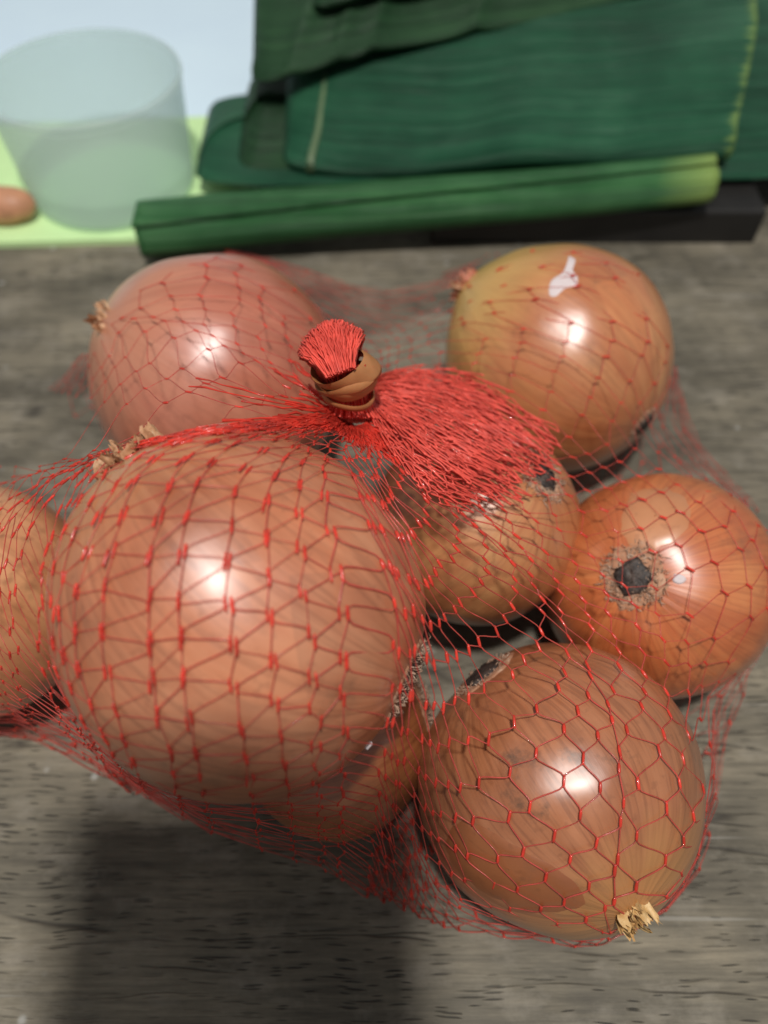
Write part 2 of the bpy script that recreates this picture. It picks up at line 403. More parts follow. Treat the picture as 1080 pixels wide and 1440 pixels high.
def sp(c, r, px): return surf_point(np.array(c, float), r, *px)
def opp(v, tilt=(0, 0, 0)): return nrm(-np.asarray(v) + np.asarray(tilt))
mat_big = onion_material('onion_skin_tan', (.35, .116, .054), (.475, .180, .095), (.565, .255, .148), (.48, .23, .10), 1.7, .55, .30)
mat_lay = onion_material('onion_skin_inner', (.24, .075, .026), (.34, .118, .042), (.42, .17, .066), (.4, .19, .07), 2.9, .6, .34)
mat_left = onion_material('onion_skin_peach', (.46, .18, .082), (.58, .26, .13), (.66, .34, .18), (.6, .31, .14), 4.1, .4, .26)
mat_TL = onion_material('onion_skin_rose', (.42, .130, .084), (.52, .186, .128), (.59, .245, .176), (.52, .24, .16), 5.3, .35, .26)
mat_TR = onion_material('onion_skin_gold', (.42, .140, .058), (.52, .205, .090), (.58, .285, .128), (.62, .43, .14), 6.7, .45, .24, neck_lo=.28)
mat_mid = onion_material('onion_skin_olive', (.38, .135, .055), (.49, .205, .090), (.56, .30, .135), (.44, .19, .08), 8.2, .35, .30)
mat_right = onion_material('onion_skin_copper', (.44, .105, .036), (.54, .155, .055), (.62, .235, .09), (.58, .26, .09), 9.4, .5, .27)
mat_BR = onion_material('onion_skin_brown', (.27, .095, .042), (.38, .148, .070), (.47, .205, .108), (.44, .21, .075), 3.6, .6, .29, (.055, .035, .02), .75)

c_big, c_left, c_TL, c_TR = (-2.76, 7.08, 7.62), (-10.5, 9.75, 3.05), (-5.02, 16.98, 3.71), (5.40, 17.99, 3.52)
c_mid, c_right, c_BR = (2.42, 11.62, 3.95), (7.18, 10.31, 2.95), (3.86, 5.16, 3.13)
r_big, r_left, r_TL, r_TR, r_mid, r_right, r_BR = 3.40, 3.02, 3.68, 3.50, 2.66, 2.93, 3.11
c_under, r_under = tuple(at_z(474, 1036, 2.32)), 2.32
specs = [
 dict(c=c_big, r=r_big, seed=1.3, neck=sp(c_big, r_big, (186, 640)), root=sp(c_big, r_big, (612, 962)), mat=mat_big, tip=.0, obl=1.05, blades=44, neck_len=.40, neck_spread=.20,
      root_size=.5, fib_up=2.0, fib_len=1.6, label='tan brown onion riding highest in the net, with a crumbly dry neck'),
 dict(c=c_under, r=r_under, seed=8.6, neck=(-.6, .2, -.3), root=sp(c_under, r_under, (612, 985)), mat=mat_lay, show_neck=False, root_size=.42, fibres=260, fib_up=2.0, fib_len=1.5,
      label='dark brown onion squeezed underneath the highest tan onion'),
 dict(c=c_left, r=r_left, seed=2.2, neck=(-.7, .3, .5), root=(.6, -.4, -.6), mat=mat_left, show_root=False, label='pale peach onion pressed under stretched red net, half behind the highest tan onion'),
 dict(c=c_TL, r=r_TL, seed=3.1, neck=sp(c_TL, r_TL, (150, 452)), root=opp(sp(c_TL, r_TL, (150, 452))), mat=mat_TL, show_root=False, blades=12, neck_len=.42, neck_spread=.10, tip=.02,
      label='smooth rosy pink onion with a small brown neck tuft beside the rolled leaf'),
 dict(c=c_TR, r=r_TR, seed=4.4, neck=sp(c_TR, r_TR, (640, 392)), root=sp(c_TR, r_TR, (908, 598)), mat=mat_TR, neck_mat=M_neck_pink, neck_len=.42, blades=30, root_size=.40, fibres=260, tip=.07, collar=1.35,
      label='golden yellow onion with a white torn skin patch near its top'),
 dict(c=c_mid, r=r_mid, seed=5.8, neck=opp(sp(c_mid, r_mid, (768, 668))), root=sp(c_mid, r_mid, (768, 668)), mat=mat_mid, show_neck=False, root_size=.40, fibres=520, halo=1.5,
      label='small olive brown onion under the red net tail with a grey root end'),
 dict(c=c_right, r=r_right, seed=6.5, neck=opp(sp(c_right, r_right, (890, 811))), root=sp(c_right, r_right, (890, 811)), mat=mat_right, show_neck=False, root_size=.47, fibres=620, halo=1.35,
      label='copper orange onion whose dark round root scar faces upward'),
 dict(c=c_BR, r=r_BR, seed=7.9, neck=sp(c_BR, r_BR, (886, 1280)), root=sp(c_BR, r_BR, (672, 940)), mat=mat_BR, neck_mat=M_neck_yellow, neck_len=.36, neck_spread=.10, neck_mess=.4, blades=34, root_size=.5, fibres=240, tip=.04, obl=.97,
      label='speckled brown onion with a yellow cut neck touching the bare table'),
]
onions = {}
for nm, spc in zip(('big', 'under', 'left', 'TL', 'TR', 'mid', 'right', 'BR'), specs): onions[nm] = onion_thing(spc)

def dir_surface(o, bv, d, off=0.0):
    h = bv.ray_cast(Vector(o.c + d * o.r * 1.6), Vector(-d))
    return np.array(h[0]) + d * off
# a torn skin showing white flesh on the golden onion
def patch(oname, outline, mat, name, lift):
    o, e, base = onions[oname]; m0, _ = bulb_mesh(o, 220, 150); bv = BVHTree.FromPolygons([tuple(v) for v in np.concatenate(m0.v)], m0.f)
    cx, cy = np.mean(outline, axis=0); n = len(outline); G = []
    P = catmull(list(outline) + [outline[0]], n * 4 + 1)
    for p in P:
        row = []
        for t in np.linspace(0.02, 1, 6):
            x, y = cx + (p[0] - cx) * t, cy + (p[1] - cy) * t; row.append(dir_surface(o, bv, sp(o.c, o.r, (x, y)), lift if t < .99 else -.02))
        G.append(row)
    m = MB(); m.grid(G); bvh_src.add(np.concatenate(m.v), m.f); m.build(name, mat, e, base)
patch('TR', [(800, 360), (810, 366), (806, 382), (813, 390), (812, 404), (795, 408), (780, 420), (770, 417), (773, 398), (790, 386), (797, 372)], M_flesh, 'torn_patch', .02)
patch('right', [(948, 806), (960, 808), (966, 815), (958, 822), (946, 818)], M_flesh, 'skin_chip', .05)
patch('big', [(518, 1058), (529, 1055), (545, 1064), (538, 1068), (526, 1066)], M_flesh, 'skin_chip', .06)

def jag(poly, amp, n=5):
    P = catmull(list(poly) + [poly[0]], len(poly) * n + 1)[:-1]
    return [tuple(p + amp * np.array([nz((p[0], p[1], 0), .13, 1), nz((p[0], p[1], 0), .13, 8)])) for p in P]
patch('BR', jag([(690, 1165), (760, 1210), (835, 1268), (800, 1296), (720, 1290), (640, 1235), (615, 1180), (640, 1150)], 8), mat_lay, 'peeling_skin', .03)
patch('right', jag([(880, 690), (930, 682), (970, 706), (962, 756), (905, 778), (868, 750)], 7), mat_left, 'peeling_skin', .025)

# ================================================================== red net bag
net_root = empty('net_bag', (0.6, 10.5, 0), 'red plastic net bag tied shut and stretched over the onions', 'net bag')
NB = (0.6, 10.5, 0)
M_knot = plastic_net('red_net_knot', (.92, .085, .055), .20)
M_link = plastic_net('red_net_strand', (.80, .17, .14), .40)
M_tail = plastic_net('red_net_tail', (1.0, .12, .085), .14, .42, .12)

# membrane stretched over the onions: inverse depth along each camera ray, relaxed above the onions, pinned at knot and table
bvh = BVHTree.FromPolygons([tuple(v) for v in np.concatenate(bvh_src.v)], bvh_src.f)
GX0, GX1, GY0, GY1, GS = -280, 1130, 320, 1340, 5
gx = np.arange(GX0, GX1 + 1, GS); gy = np.arange(GY0, GY1 + 1, GS)
obst = np.zeros((len(gy), len(gx))); tab = np.zeros_like(obst)
NETOFF = .065
for a, y in enumerate(gy):
    for b_, x in enumerate(gx):
        d = ray(x, y); tab[a, b_] = 1 / ((.06 - CAMH) / d[2])
        h = bvh.ray_cast(Vector(CAM), Vector(d / np.linalg.norm(d)))
        obst[a, b_] = 1 / (h[3] / np.linalg.norm(d) - NETOFF) if h[0] is not None else 0
obst = np.maximum(obst, tab)
OUT = np.array([(-60, 645), (60, 555), (150, 458), (218, 388), (320, 354), (425, 372), (470, 398), (560, 408), (640, 385), (720, 346), (800, 338), (895, 374), (945, 440),
                (952, 520), (985, 610), (1025, 670), (1070, 722), (1090, 790), (1083, 880), (1040, 960), (1018, 1020), (1014, 1110), (978, 1226), (895, 1308), (800, 1318), (680, 1312),
                (590, 1290), (470, 1244), (330, 1192), (200, 1112), (110, 1050), (0, 1024), (-120, 1010), (-240, 920), (-240, 800), (-170, 690)], float)
XX, YY = np.meshgrid(gx, gy); inside = np.zeros_like(obst, bool); j = len(OUT) - 1
for i in range(len(OUT)):
    xi, yi = OUT[i]; xj, yj = OUT[j]
    cond = ((yi > YY) != (yj > YY)) & (XX < (xj - xi) * (YY - yi) / (yj - yi + 1e-12) + xi); inside ^= cond; j = i
KNECK = at_z(491, 588, 7.7); tK = float((KNECK - CAM) @ FW)
inside |= obst > tab * 1.012                 # never let the net dive into an onion at its rim
pin = inside & ((XX - 491) ** 2 + (YY - 588) ** 2 < 14 ** 2)
W = obst.copy()
for it in range(1600):
    A = W.copy()
    A[1:-1, 1:-1] = .25 * (W[2:, 1:-1] + W[:-2, 1:-1] + W[1:-1, 2:] + W[1:-1, :-2])
    W = np.where(inside, np.maximum(A, obst), tab); W[pin] = 1 / tK
def wat(x, y):
    fx = np.clip((x - GX0) / GS, 0, len(gx) - 1.001); fy = np.clip((y - GY0) / GS, 0, len(gy) - 1.001)
    i = fx.astype(int); j = fy.astype(int); u = fx - i; v = fy - j
    return (W[j, i] * (1 - u) + W[j, i + 1] * u) * (1 - v) + (W[j + 1, i] * (1 - u) + W[j + 1, i + 1] * u) * v
def lift3(P, gain=1.0):
    P = np.asarray(P, float); w = wat(P[:, 0], P[:, 1]) * gain
    return CAM + (FW + ((P[:, 0] - 540) / FPX)[:, None] * RX + ((720 - P[:, 1]) / FPX)[:, None] * UP) / w[:, None]

guides = [
 [(476, 586), (370, 592), (240, 606), (120, 634), (30, 655), (-60, 645)],
 [(478, 588), (360, 597), (225, 614), (60, 664), (-90, 720), (-235, 800)],
 [(480, 590), (350, 600), (200, 622), (60, 680), (-60, 800), (-110, 920), (-110, 1010)],
 [(481, 591), (340, 602), (180, 630), (60, 700), (5, 800), (-5, 920), (20, 1022)],
 [(482, 592), (335, 603), (170, 634), (92, 720), (66, 820), (70, 940), (110, 1044)],
 [(483, 592), (345, 604), (195, 640), (135, 730), (100, 850), (118, 980), (175, 1100)],
 [(484, 593), (365, 606), (250, 640), (205, 740), (190, 860), (205, 1000), (245, 1148)],
 [(486, 594), (400, 612), (330, 655), (305, 760), (302, 880), (318, 1020), (350, 1205)],
 [(489, 596), (440, 618), (408, 690), (412, 790), (422, 900), (430, 1030), (445, 1225)],
 [(494, 598), (482, 640), (505, 720), (536, 820), (545, 930), (530, 1060), (510, 1250)],
 [(499, 600), (518, 660), (560, 760), (592, 860), (602, 950), (590, 1080), (570, 1275)],
 [(504, 600), (545, 680), (610, 790), (652, 880), (668, 970), (655, 1100), (630, 1303)],
 [(508, 599), (575, 680), (668, 790), (735, 880), (780, 990), (780, 1120), (740, 1318)],
 [(512, 597), (610, 685), (725, 790), (808, 890), (870, 1000), (890, 1130), (872, 1316)],
 [(514, 595), (635, 680), (762, 785), (855, 880), (930, 980), (970, 1090), (985, 1235)],
 [(516, 592), (650, 665), (790, 765), (890, 855), (962, 935), (1000, 1000), (1018, 1080)],
 [(518, 588), (660, 640), (800, 700), (930, 760), (1030, 810), (1070, 850), (1086, 870)],
 [(518, 582), (650, 600), (780, 640), (900, 672), (1000, 695), (1045, 708), (1068, 725)],
 [(516, 576), (620, 562), (740, 572), (860, 592), (940, 602), (970, 610), (986, 620)],
 [(511, 571), (600, 525), (700, 502), (800, 496), (890, 500), (930, 505), (950, 512)],
 [(506, 567), (580, 495), (660, 445), (740, 415), (820, 392), (860, 380), (892, 374)],
 [(501, 563), (550, 490), (600, 435), (640, 402), (665, 382), (690, 364), (718, 347)],
 [(496, 561), (520, 495), (540, 450), (550, 430), (556, 416), (560, 408)],
 [(491, 561), (475, 490), (460, 445), (450, 420), (440, 398), (428, 375)],
 [(485, 563), (425, 475), (380, 415), (350, 382), (332, 364), (322, 354)],
 [(479, 567), (395, 495), (315, 428), (260, 402), (232, 392), (220, 388)],
 [(475, 573), (380, 525), (285, 475), (210, 452), (170, 455), (150, 459)],
 [(473, 578), (380, 558), (275, 530), (190, 518), (140, 510), (105, 508)],
 [(473, 583), (380, 578), (265, 572), (160, 576), (100, 566), (58, 556)],
]
NG = len(guides); NROW, J0 = 74, 26
#        mesh columns after each guide, and row pitch (cm) along it
CPG = [2, 4, 5, 5, 4, 4, 4, 4, 4, 4, 4, 4, 4, 4, 3, 4, 4, 3, 3, 4, 3, 2, 2, 2, 4, 4, 3, 2, 1]
DSG = [.85, .46, .34, .33, .31, .31, .31, .31, .33, .36, .39, .43, .47, .49, .50, .48, .46, .46, .54, .60, .60, .56, .52, .52, .58, .62, .60, .75, .90]
UCOL = np.concatenate([q + np.arange(n) / n for q, n in enumerate(CPG)]); NCOL = len(UCOL)
assert NCOL % 2 == 0, NCOL
gs = np.array([catmull(g, 70) for g in guides])                    # guide, sample, px
# even parameter along each guide
for q in range(NG):
    L = np.concatenate([[0], np.cumsum(np.linalg.norm(np.diff(gs[q], axis=0), axis=1))]); t = np.linspace(0, L[-1], 70)
    gs[q] = np.stack([np.interp(t, L, gs[q][:, 0]), np.interp(t, L, gs[q][:, 1])], 1)
def column_px(u):
    u = u % NG; i = int(u); f = u - i; a, b, c, d = (gs[(i + k) % NG] for k in (-1, 0, 1, 2))
    return 0.5 * (2 * b + (c - a) * f + (2 * a - 5 * b + 4 * c - d) * f ** 2 + (3 * b - a - 3 * c + d) * f ** 3)
BUNCH = {1: .5, 2: .6, 3: .6, 4: .75, 5: .85, 6: .85, 7: .8, 8: .7, 9: .4}
nodes = np.zeros((NCOL, NROW, 3)); tang = np.zeros_like(nodes)
pc = np.array([0.3, 10.2, .05])
for i in range(NCOL):
    u = UCOL[i]; g_ = int(u); bf = BUNCH.get(g_, .1); DS = float(np.interp(u, range(NG + 1), DSG + DSG[:1]))
    u2 = u + (bf * .5 / CPG[g_]) * (1 if i % 2 == 0 else -1) + .26 * nz(((i // 2) * .9, 0, 0), 1.0, 4.2)
    P3 = lift3(column_px(u2))
    end = P3[-1]; fl = np.array([end[0], end[1], .05]); inn = fl + nrm(pc - fl) * 1.0; ctr = fl + (pc - fl) * .55
    P3 = np.vstack([P3, [(end + fl) / 2], [fl], [inn], [ctr]])
    L = np.concatenate([[0], np.cumsum(np.linalg.norm(np.diff(P3, axis=0), axis=1))])
    shear = float(np.interp(u if u >= 4 else u + NG, [4, 9, 16, 4 + NG], [8.6, 0, 4.6, 8.6]))
    s = np.minimum(.05 + (np.arange(NROW) - J0) * DS + shear + .10 * np.array([nz((i * .6, r_ * .35, 0), 1.0, 2) for r_ in range(NROW)]), L[-1])
    for k in range(3): nodes[i, :, k] = np.interp(s, L, P3[:, k])
    over = (s >= L[-1] - 1e-6) | (s < .02)
    nodes[i, over] = np.nan
jit = rng.normal(size=nodes.shape); vd = CAM - nodes; vd /= np.linalg.norm(vd, axis=2)[:, :, None]
jit -= vd * (jit * vd).sum(2)[:, :, None]; nodes += .028 * jit + vd * .02          # uneven pitch, kept on the surface
tang[:, 1:-1] = nodes[:, 2:] - nodes[:, :-2]; tang[:, 0] = nodes[:, 1] - nodes[:, 0]; tang[:, -1] = nodes[:, -1] - nodes[:, -2]
tang /= np.linalg.norm(tang, axis=2)[:, :, None] + 1e-9
ok = ~np.isnan(tang).any(axis=2)
kn, ln = MB(), MB()
for i in range(NCOL):
    for j in range(NROW):
        if (i + j) % 2 or not ok[i, j]: continue
        P, T = nodes[i, j], tang[i, j]; view = nrm(CAM - P)
        near = 1 if 8.5 < UCOL[i] < 15 else 0; hl = .07 + .05 * random.random() + .02 * near + (.03 if 3 < UCOL[i] < 9 else 0); kr = .017 + .011 * random.random() + .008 * near; tf = .17 if near else .13
        kn.tube([P - T * hl, P - T * hl * .55, P + T * hl * .1, P + T * hl * .65, P + T * hl], [.017, kr * .95, kr, kr * .9, .016], 6, .6, view)
        for di in (-1, 1):
            i2 = (i + di) % NCOL; j2 = j + 1
            if j2 >= NROW or not ok[i2, j2]: continue
            Q, T2 = nodes[i2, j2], tang[i2, j2]; ao = .075 if near else .03; a = P + T * ao; b = Q - T2 * ao; d = np.linalg.norm(b - a)
            if d > 2.2: continue
            c1 = a + T * d * tf; c2 = b - T2 * d * tf; tt = np.linspace(0, 1, 6)[:, None]
            C = (1 - tt) ** 3 * a + 3 * (1 - tt) ** 2 * tt * c1 + 3 * (1 - tt) * tt ** 2 * c2 + tt ** 3 * b
            w = random.uniform(.0062, .0105) * (1.5 if near else 1)
            ln.tube(C, w, 4, .8, view, cap=False)
kn.build('net_knots', M_knot, net_root, NB)['kind'] = 'stuff'
ln.build('net_strands', M_link, net_root, NB)['kind'] = 'stuff'

# tail of the bag: a dense fan of gathered net beyond the band
up_edge = catmull([(513, 541), (542, 522), (600, 512), (665, 522), (725, 550), (785, 590)], 40)
lo_edge = catmull([(505, 552), (524, 590), (556, 638), (590, 680), (622, 704), (655, 718)], 40)
tl = MB()
def tail_point(f, t, lay, wig):
    """f across the fan 0-1, t along it, lay 0-1 from the lowest to the uppermost fold"""
    k_ = min(max(t, 0), 1) * 39; a_ = min(int(k_), 38); fr = k_ - a_
    e0 = up_edge[a_] * (1 - fr) + up_edge[a_ + 1] * fr; e1 = lo_edge[a_] * (1 - fr) + lo_edge[a_ + 1] * fr
    p = e0 * (1 - f) + e1 * f + max(t - 1, 0) * np.array([150, 95]) + wig
    st = max(0, 1 - t / .22); tm = 1 / float(wat(p[:1], p[1:2])[0])
    dep = tm - .08 - (math.sin(PI * min(max(f, 0), 1)) * .5 + .05) * math.sin(min(t, 1) * PI * .86) ** .8 * (.35 + .65 * lay) - .25 * lay
    dep = dep * (1 - st) + (tK - .75 + .3 * (lay - .5)) * st
    return at_t(p[0], p[1], dep)
for lay in range(4):
    lf_ = lay / 3; na, nr_ = random.choice((44, 50, 56)), random.choice((12, 13, 14)); f0 = random.uniform(-.03, .10); f1 = random.uniform(.88, 1.03)
    if lay >= 3: f0, f1 = random.uniform(.0, .25), random.uniform(.6, .95)
    end = [.70 + .28 * math.sin(PI * min(1, (f0 + (f1 - f0) * a_ / na) * .85 + .1)) + .26 * nz((a_ * .45, lay * 3.1, 0), 1.0, 2) + random.uniform(-.05, .05) + (.16 if lay < 2 else -.08) for a_ in range(na)]
    Nn = {}
    for a_ in range(na):
        sh_ = .012 * nz((a_ * .8, lay, 3), 1.0, 6)
        for b_ in range(nr_):
            if (a_ + b_) % 2: continue
            t = (b_ / (nr_ - 1)) * end[a_] * 1.05; f = f0 + (f1 - f0) * (a_ + .55 * nz((a_ * .7, b_ * .2, lay * 2.3), 1, 9)) / (na - 1) + sh_
            wv = np.array([random.gauss(0, 1.2), random.gauss(0, 1.2)]) * min(1, t * 3)
            Nn[a_, b_] = tail_point(f, t, lf_, wv)
    for (a_, b_), P in Nn.items():
        v_ = nrm(CAM - P)
        for da in (-1, 1):
            Q = Nn.get((a_ + da, b_ + 1))
            if Q is None: continue
            tl.tube(np.linspace(P, Q, 3) + np.array([[0, 0, 0], [random.gauss(0, .02) for _ in range(3)], [0, 0, 0]]), random.uniform(.012, .023), 4, .22, v_, cap=False)
        Q = Nn.get((a_, b_ + 2))
        if Q is not None:
            T_ = nrm(Q - P); tl.tube([P - T_ * .07, P, P + T_ * .07], [.012, random.uniform(.018, .032), .012], 5, .5, v_)
tl.build('net_tail', M_tail, net_root, NB)['kind'] = 'stuff'

# the folded loop standing on the other side of the band
lp = MB(); tB = tK - 1.15; LB = at_t(481, 530, tB - .10)
vx, vu, vn = RX, nrm(UP * .9 + FW * .25), -FW
wd_ = nrm(vx * math.cos(.35) + vu * math.sin(.35)); ud_ = nrm(vu * math.cos(.30) - vx * math.sin(.30))
for q in range(360):
    f = random.uniform(-1, 1); hh = 1.32 * math.sqrt(1 - .62 * f * f) * random.uniform(.80, 1.0); th_ = random.uniform(.25, .50); s = np.linspace(.0, 1.0, 13)
    C = LB + (np.sin(PI * s) ** .75 * hh)[:, None] * ud_ + (np.cos(PI * s) * th_ + .12)[:, None] * vn + (f * (.30 + .42 * np.sin(PI * s)))[:, None] * wd_
    C = C + .022 * np.stack([np.sin(s * 31 + q), np.cos(s * 27 + q), np.sin(s * 23 + 2 * q)], 1)
    R = np.full(13, random.uniform(.013, .022)); R[(np.arange(13) + q) % 3 == 0] *= 1.5
    lp.tube(C, R, 4, .6, vn, cap=False)
lp.build('net_loop', M_tail, net_root, NB)['kind'] = 'stuff'
# folds of net bunched close to the neck
gt = MB()
for q in range(330):
    u = random.uniform(0, NG); ridge = u < 8 or u > 27
    if random.random() < .45: u = random.uniform(7, 14)
    elif random.random() < .35: u = random.uniform(1, 7)
    Lg = random.uniform(.5, 1.9) if 7 < u < 27 else random.uniform(.8, 4.2)
    P3 = lift3(column_px(u)); L = np.concatenate([[0], np.cumsum(np.linalg.norm(np.diff(P3, axis=0), axis=1))])
    ss = np.linspace(0, Lg, 10); C = np.stack([np.interp(ss, L, P3[:, k_]) for k_ in range(3)], 1)
    hv = random.uniform(.0, .16) * np.sin(np.linspace(.3, PI, 10)); C = C + nrm(CAM - C[4]) * hv[:, None] + .03 * np.stack([np.sin(ss * 9 + q), np.cos(ss * 8 + q), np.sin(ss * 7 + 2 * q)], 1)
    R_ = np.full(10, random.uniform(.011, .019)); R_[(np.arange(10) + q) % 3 == 0] *= 1.8
    gt.tube(C, R_, 4, .5, nrm(CAM - C[4]), cap=False)
gt.build('net_gathers', M_knot, net_root, NB)['kind'] = 'stuff'
# gathered neck between the gather point and the band
nk = MB(); N0 = at_t(494, 588, tK); N1 = at_t(489, 530, tK - .9)
for q in range(260):
    a = random.uniform(0, 2 * PI); rr = math.sqrt(random.random()) * .66
    off = vx * math.cos(a) * rr + FW * math.sin(a) * rr; s = np.linspace(-.10, 1.18, 10)[:, None]
    fl_ = np.maximum(0, -s) ** 1.3
    C = N0 * (1 - s * (s > 0)) + N1 * s * (s > 0) + off * (1 - .30 * np.sin(np.clip(s, 0, 1) * PI)) + fl_ * (nrm(off) * RX * 1.1 - UP * .9 - FW * .1)
    nk.tube(C, random.uniform(.02, .032), 4, .8, vn, cap=False)
nk.build('net_neck', M_tail, net_root, NB)['kind'] = 'stuff'

# rubber band wound round the neck
k = NT('rubber'); bb = k.principled(Roughness=.5); ob_ = k.n('ShaderNodeTexCoord').outputs['Object']
rn = k.tex('ShaderNodeTexNoise', ob_, 150.0, Detail=3); k.l(k.ramp(rn.outputs[0], [(.3, (.33, .13, .045)), (.7, (.50, .22, .085))]), bb.inputs['Base Color'])
bb.inputs['Subsurface Weight'].default_value = .15; bb.inputs['Subsurface Radius'].default_value = (.003, .0015, .0008)
M_rub = k.m
RBc = at_t(488, 533, tK - .85)
rb = empty('rubber_band', RBc, 'brown rubber band wound round the neck of the red net', 'rubber band')
nax = nrm(N1 - N0)
for tilt, sh, R_, wd in ((.60, .26, .60, .27), (.25, .0, .57, .22), (-.20, -.40, .54, .11), (.85, .12, .64, .15)):
    ax = nrm(nax + vx * -tilt * .55 + UP * 0); u1 = nrm(np.cross(ax, [0.2, 1, .3])); u2 = np.cross(ax, u1)
    th = np.linspace(0, 2 * PI, 49)
    C = RBc + nax * sh + R_ * (np.cos(th)[:, None] * u1 * 1.0 + np.sin(th)[:, None] * u2 * .95) + nax * (.05 * np.sin(th * 2 + tilt * 5))[:, None]
    m = MB(); G = []
    for c_, t_ in zip(C, th):
        rad = nrm(c_ - RBc - nax * ((c_ - RBc) @ nax)); a_ = ax * math.cos(.5 * math.sin(t_ + tilt)) + rad * math.sin(.5 * math.sin(t_ + tilt))
        nr_ = nrm(np.cross(a_, np.cross(rad, a_)))
        G.append([c_ + a_ * wd * math.cos(x) + nr_ * .045 * math.sin(x) for x in np.linspace(0, 2 * PI, 9)])
    m.grid(G); m.build('band_turn', M_rub, rb, RBc)

# ================================================================== banana leaves behind
def sheet(G, name, mat, label, thick=.05, lf_scale=1.0):
    """G[i][j]: stations along the leaf, points across it"""
    G = np.asarray(G, float); a, b = G.shape[:2]
    L = np.concatenate([np.zeros((a, 1)), np.cumsum(np.linalg.norm(np.diff(G, axis=1), axis=2), axis=1)], axis=1)
    A = np.stack([np.repeat(np.linspace(0, 1, a)[:, None], b, 1), L * lf_scale, np.zeros((a, b))], 2).reshape(-1, 3)
    org = G.reshape(-1, 3).mean(0); org[2] = G[..., 2].min()
    m = MB(); m.grid(G); o = m.build(name, mat, None, org, attrs={'lf': A})
    so = o.modifiers.new('thickness', 'SOLIDIFY'); so.thickness = thick * S; so.offset = 0
    return tag(o, label, 'leaf', 'banana leaves stacked behind the onions')
M_leaf = leaf_material('banana_leaf_blue_green', (.008, .048, .024), (.014, .080, .040), (.028, .125, .062), (.20, .32, .09), 1.6, .42, .985)
M_leaf_roll = leaf_material('banana_leaf_roll', (.012, .062, .018), (.024, .108, .034), (.060, .180, .066), (.26, .38, .10), 1.2, .40, .90)
M_leaf_dark = leaf_material('banana_leaf_dark', (.008, .030, .011), (.014, .050, .019), (.026, .080, .030), (.10, .14, .05), 1.0, .45, .97)
M_midrib = plain('pale_midrib', (.11, .17, .085), .5, .2)
def wob(p, sc, amp, seed): return amp * np.array([nz(p, sc, seed), nz(p, sc, seed + 11), nz(p, sc, seed + 23)])

# rolled leaf lying across the front
A0, A1 = np.array([-9.9, 27.9, 1.22]), np.array([13.1, 29.2, 2.75]); G = []
for i in range(60):
    u = i / 59; c = A0 * (1 - u) + A1 * u; c = c + np.array([0, .15 * math.sin(u * 5), -.10 * math.sin(u * PI)]); R0 = 1.18 - .22 * u; row = []
    for j in range(76):
        a = 1.15 - .55 * u + j / 75 * 2 * PI * 2.2; r_ = R0 * (1 - .32 * (1 - j / 75)) + .03 * max(0, j - 66) / 9; r_ *= 1 + .02 * nz((u * 6, math.cos(a), math.sin(a)), 1, 3)
        xx = (1 if u > .5 else -1) * .25 * abs(u - .5) ** 3 * nz((a, 0, u), 1, 6) * 8
        row.append(c + np.array([xx - .30 * (1 - j / 75) * (u - .5), math.cos(a) * r_ * 1.05, math.sin(a) * r_ * .95]))
    G.append(row)
sheet(G, 'rolled_banana_leaf', M_leaf_roll, 'green banana leaf rolled into a tube with a yellow cut end')

def folded(x0, x1, prof0, prof1, seed, n=64, m=44, amp=.12, fan=0.0, ridges=()):
    """a leaf folded along its length: profiles (y, z) at its two ends, front fold in the middle of the profile"""
    p0, p1 = catmull(prof0, m), catmull(prof1, m); G = []
    for i in range(n):
        u = i / (n - 1); row = []; cy_, cz_ = (p0[0] * 0 + p0[m // 2] + np.array([1.0, -.1]))
        for j in range(m):
            y, z = p0[j] * (1 - u) + p1[j] * u
            x = x0 + (x1 - x0) * u * (1 + fan * max(0, y - 31))
            kk = math.sqrt(max(.0, 1 - max(0, 1 - u / .13) ** 2)); kk = .22 + .78 * kk      # the left end closes into a rounded fold
            y = cy_ + (y - cy_) * kk if y < cy_ + 4 else y; z = cz_ + (z - cz_) * kk if y < cy_ + 4 else z - (1 - kk) * .8
            for xr in ridges: z += (.36 * math.exp(-abs(x - xr - .25 * (y - 34)) / .45) - .15) * min(1, max(0, (j - 12) / 12))   # creases across the heap
            p = np.array([x, y, z]); row.append(p + wob(p, .16, amp * 2, seed) * np.array([.5, .5, 1]) + wob(p, .5, amp * .4, seed + 2))
        G.append(row)
    return G
# the broad folded leaf, and the folds that stick out at its left end
prof = lambda y, z, h, back, rise: [(y + 8, z + .1), (y + 4, z), (y + 1.6, z), (y + .55, z + .12 * h), (y + .05, z + .42 * h), (y + .2, z + .78 * h), (y + 1.1, z + 1.08 * h), (y + 3, z + h * 1.25 + rise * .3), (y + 6, z + h * 1.35 + rise * .7), (y + back, z + h * 1.4 + rise)]
GB = (folded(-4.4, 14.2, prof(30.9, 1.30, 1.25, 9, 1.1), prof(30.4, 2.15, 1.9, 13, 1.9), 2.0, amp=.22, fan=.014))
broad = sheet(GB, 'folded_banana_leaf', M_leaf, 'broad blue green banana leaf folded over, its cut edge pale yellow')
m = MB(); rib = np.array(GB)[4, 13:38] + np.array([0, -.08, .06]); rib[:, 0] += .5 * np.linspace(-.2, 1, len(rib)) ** 2; m.tube(rib, np.linspace(.20, .12, len(rib)), 8, .5)
m.build('midrib', M_midrib, broad, np.array(broad.location) / S)
sheet(folded(-6.3, 2.0, prof(31.5, 1.05, 1.15, 4, .2), prof(31.8, 1.2, .8, 4, .1), 7.0), 'folded_banana_leaf', M_leaf_dark, 'dark folded banana leaf tucked inside the broad folded one')
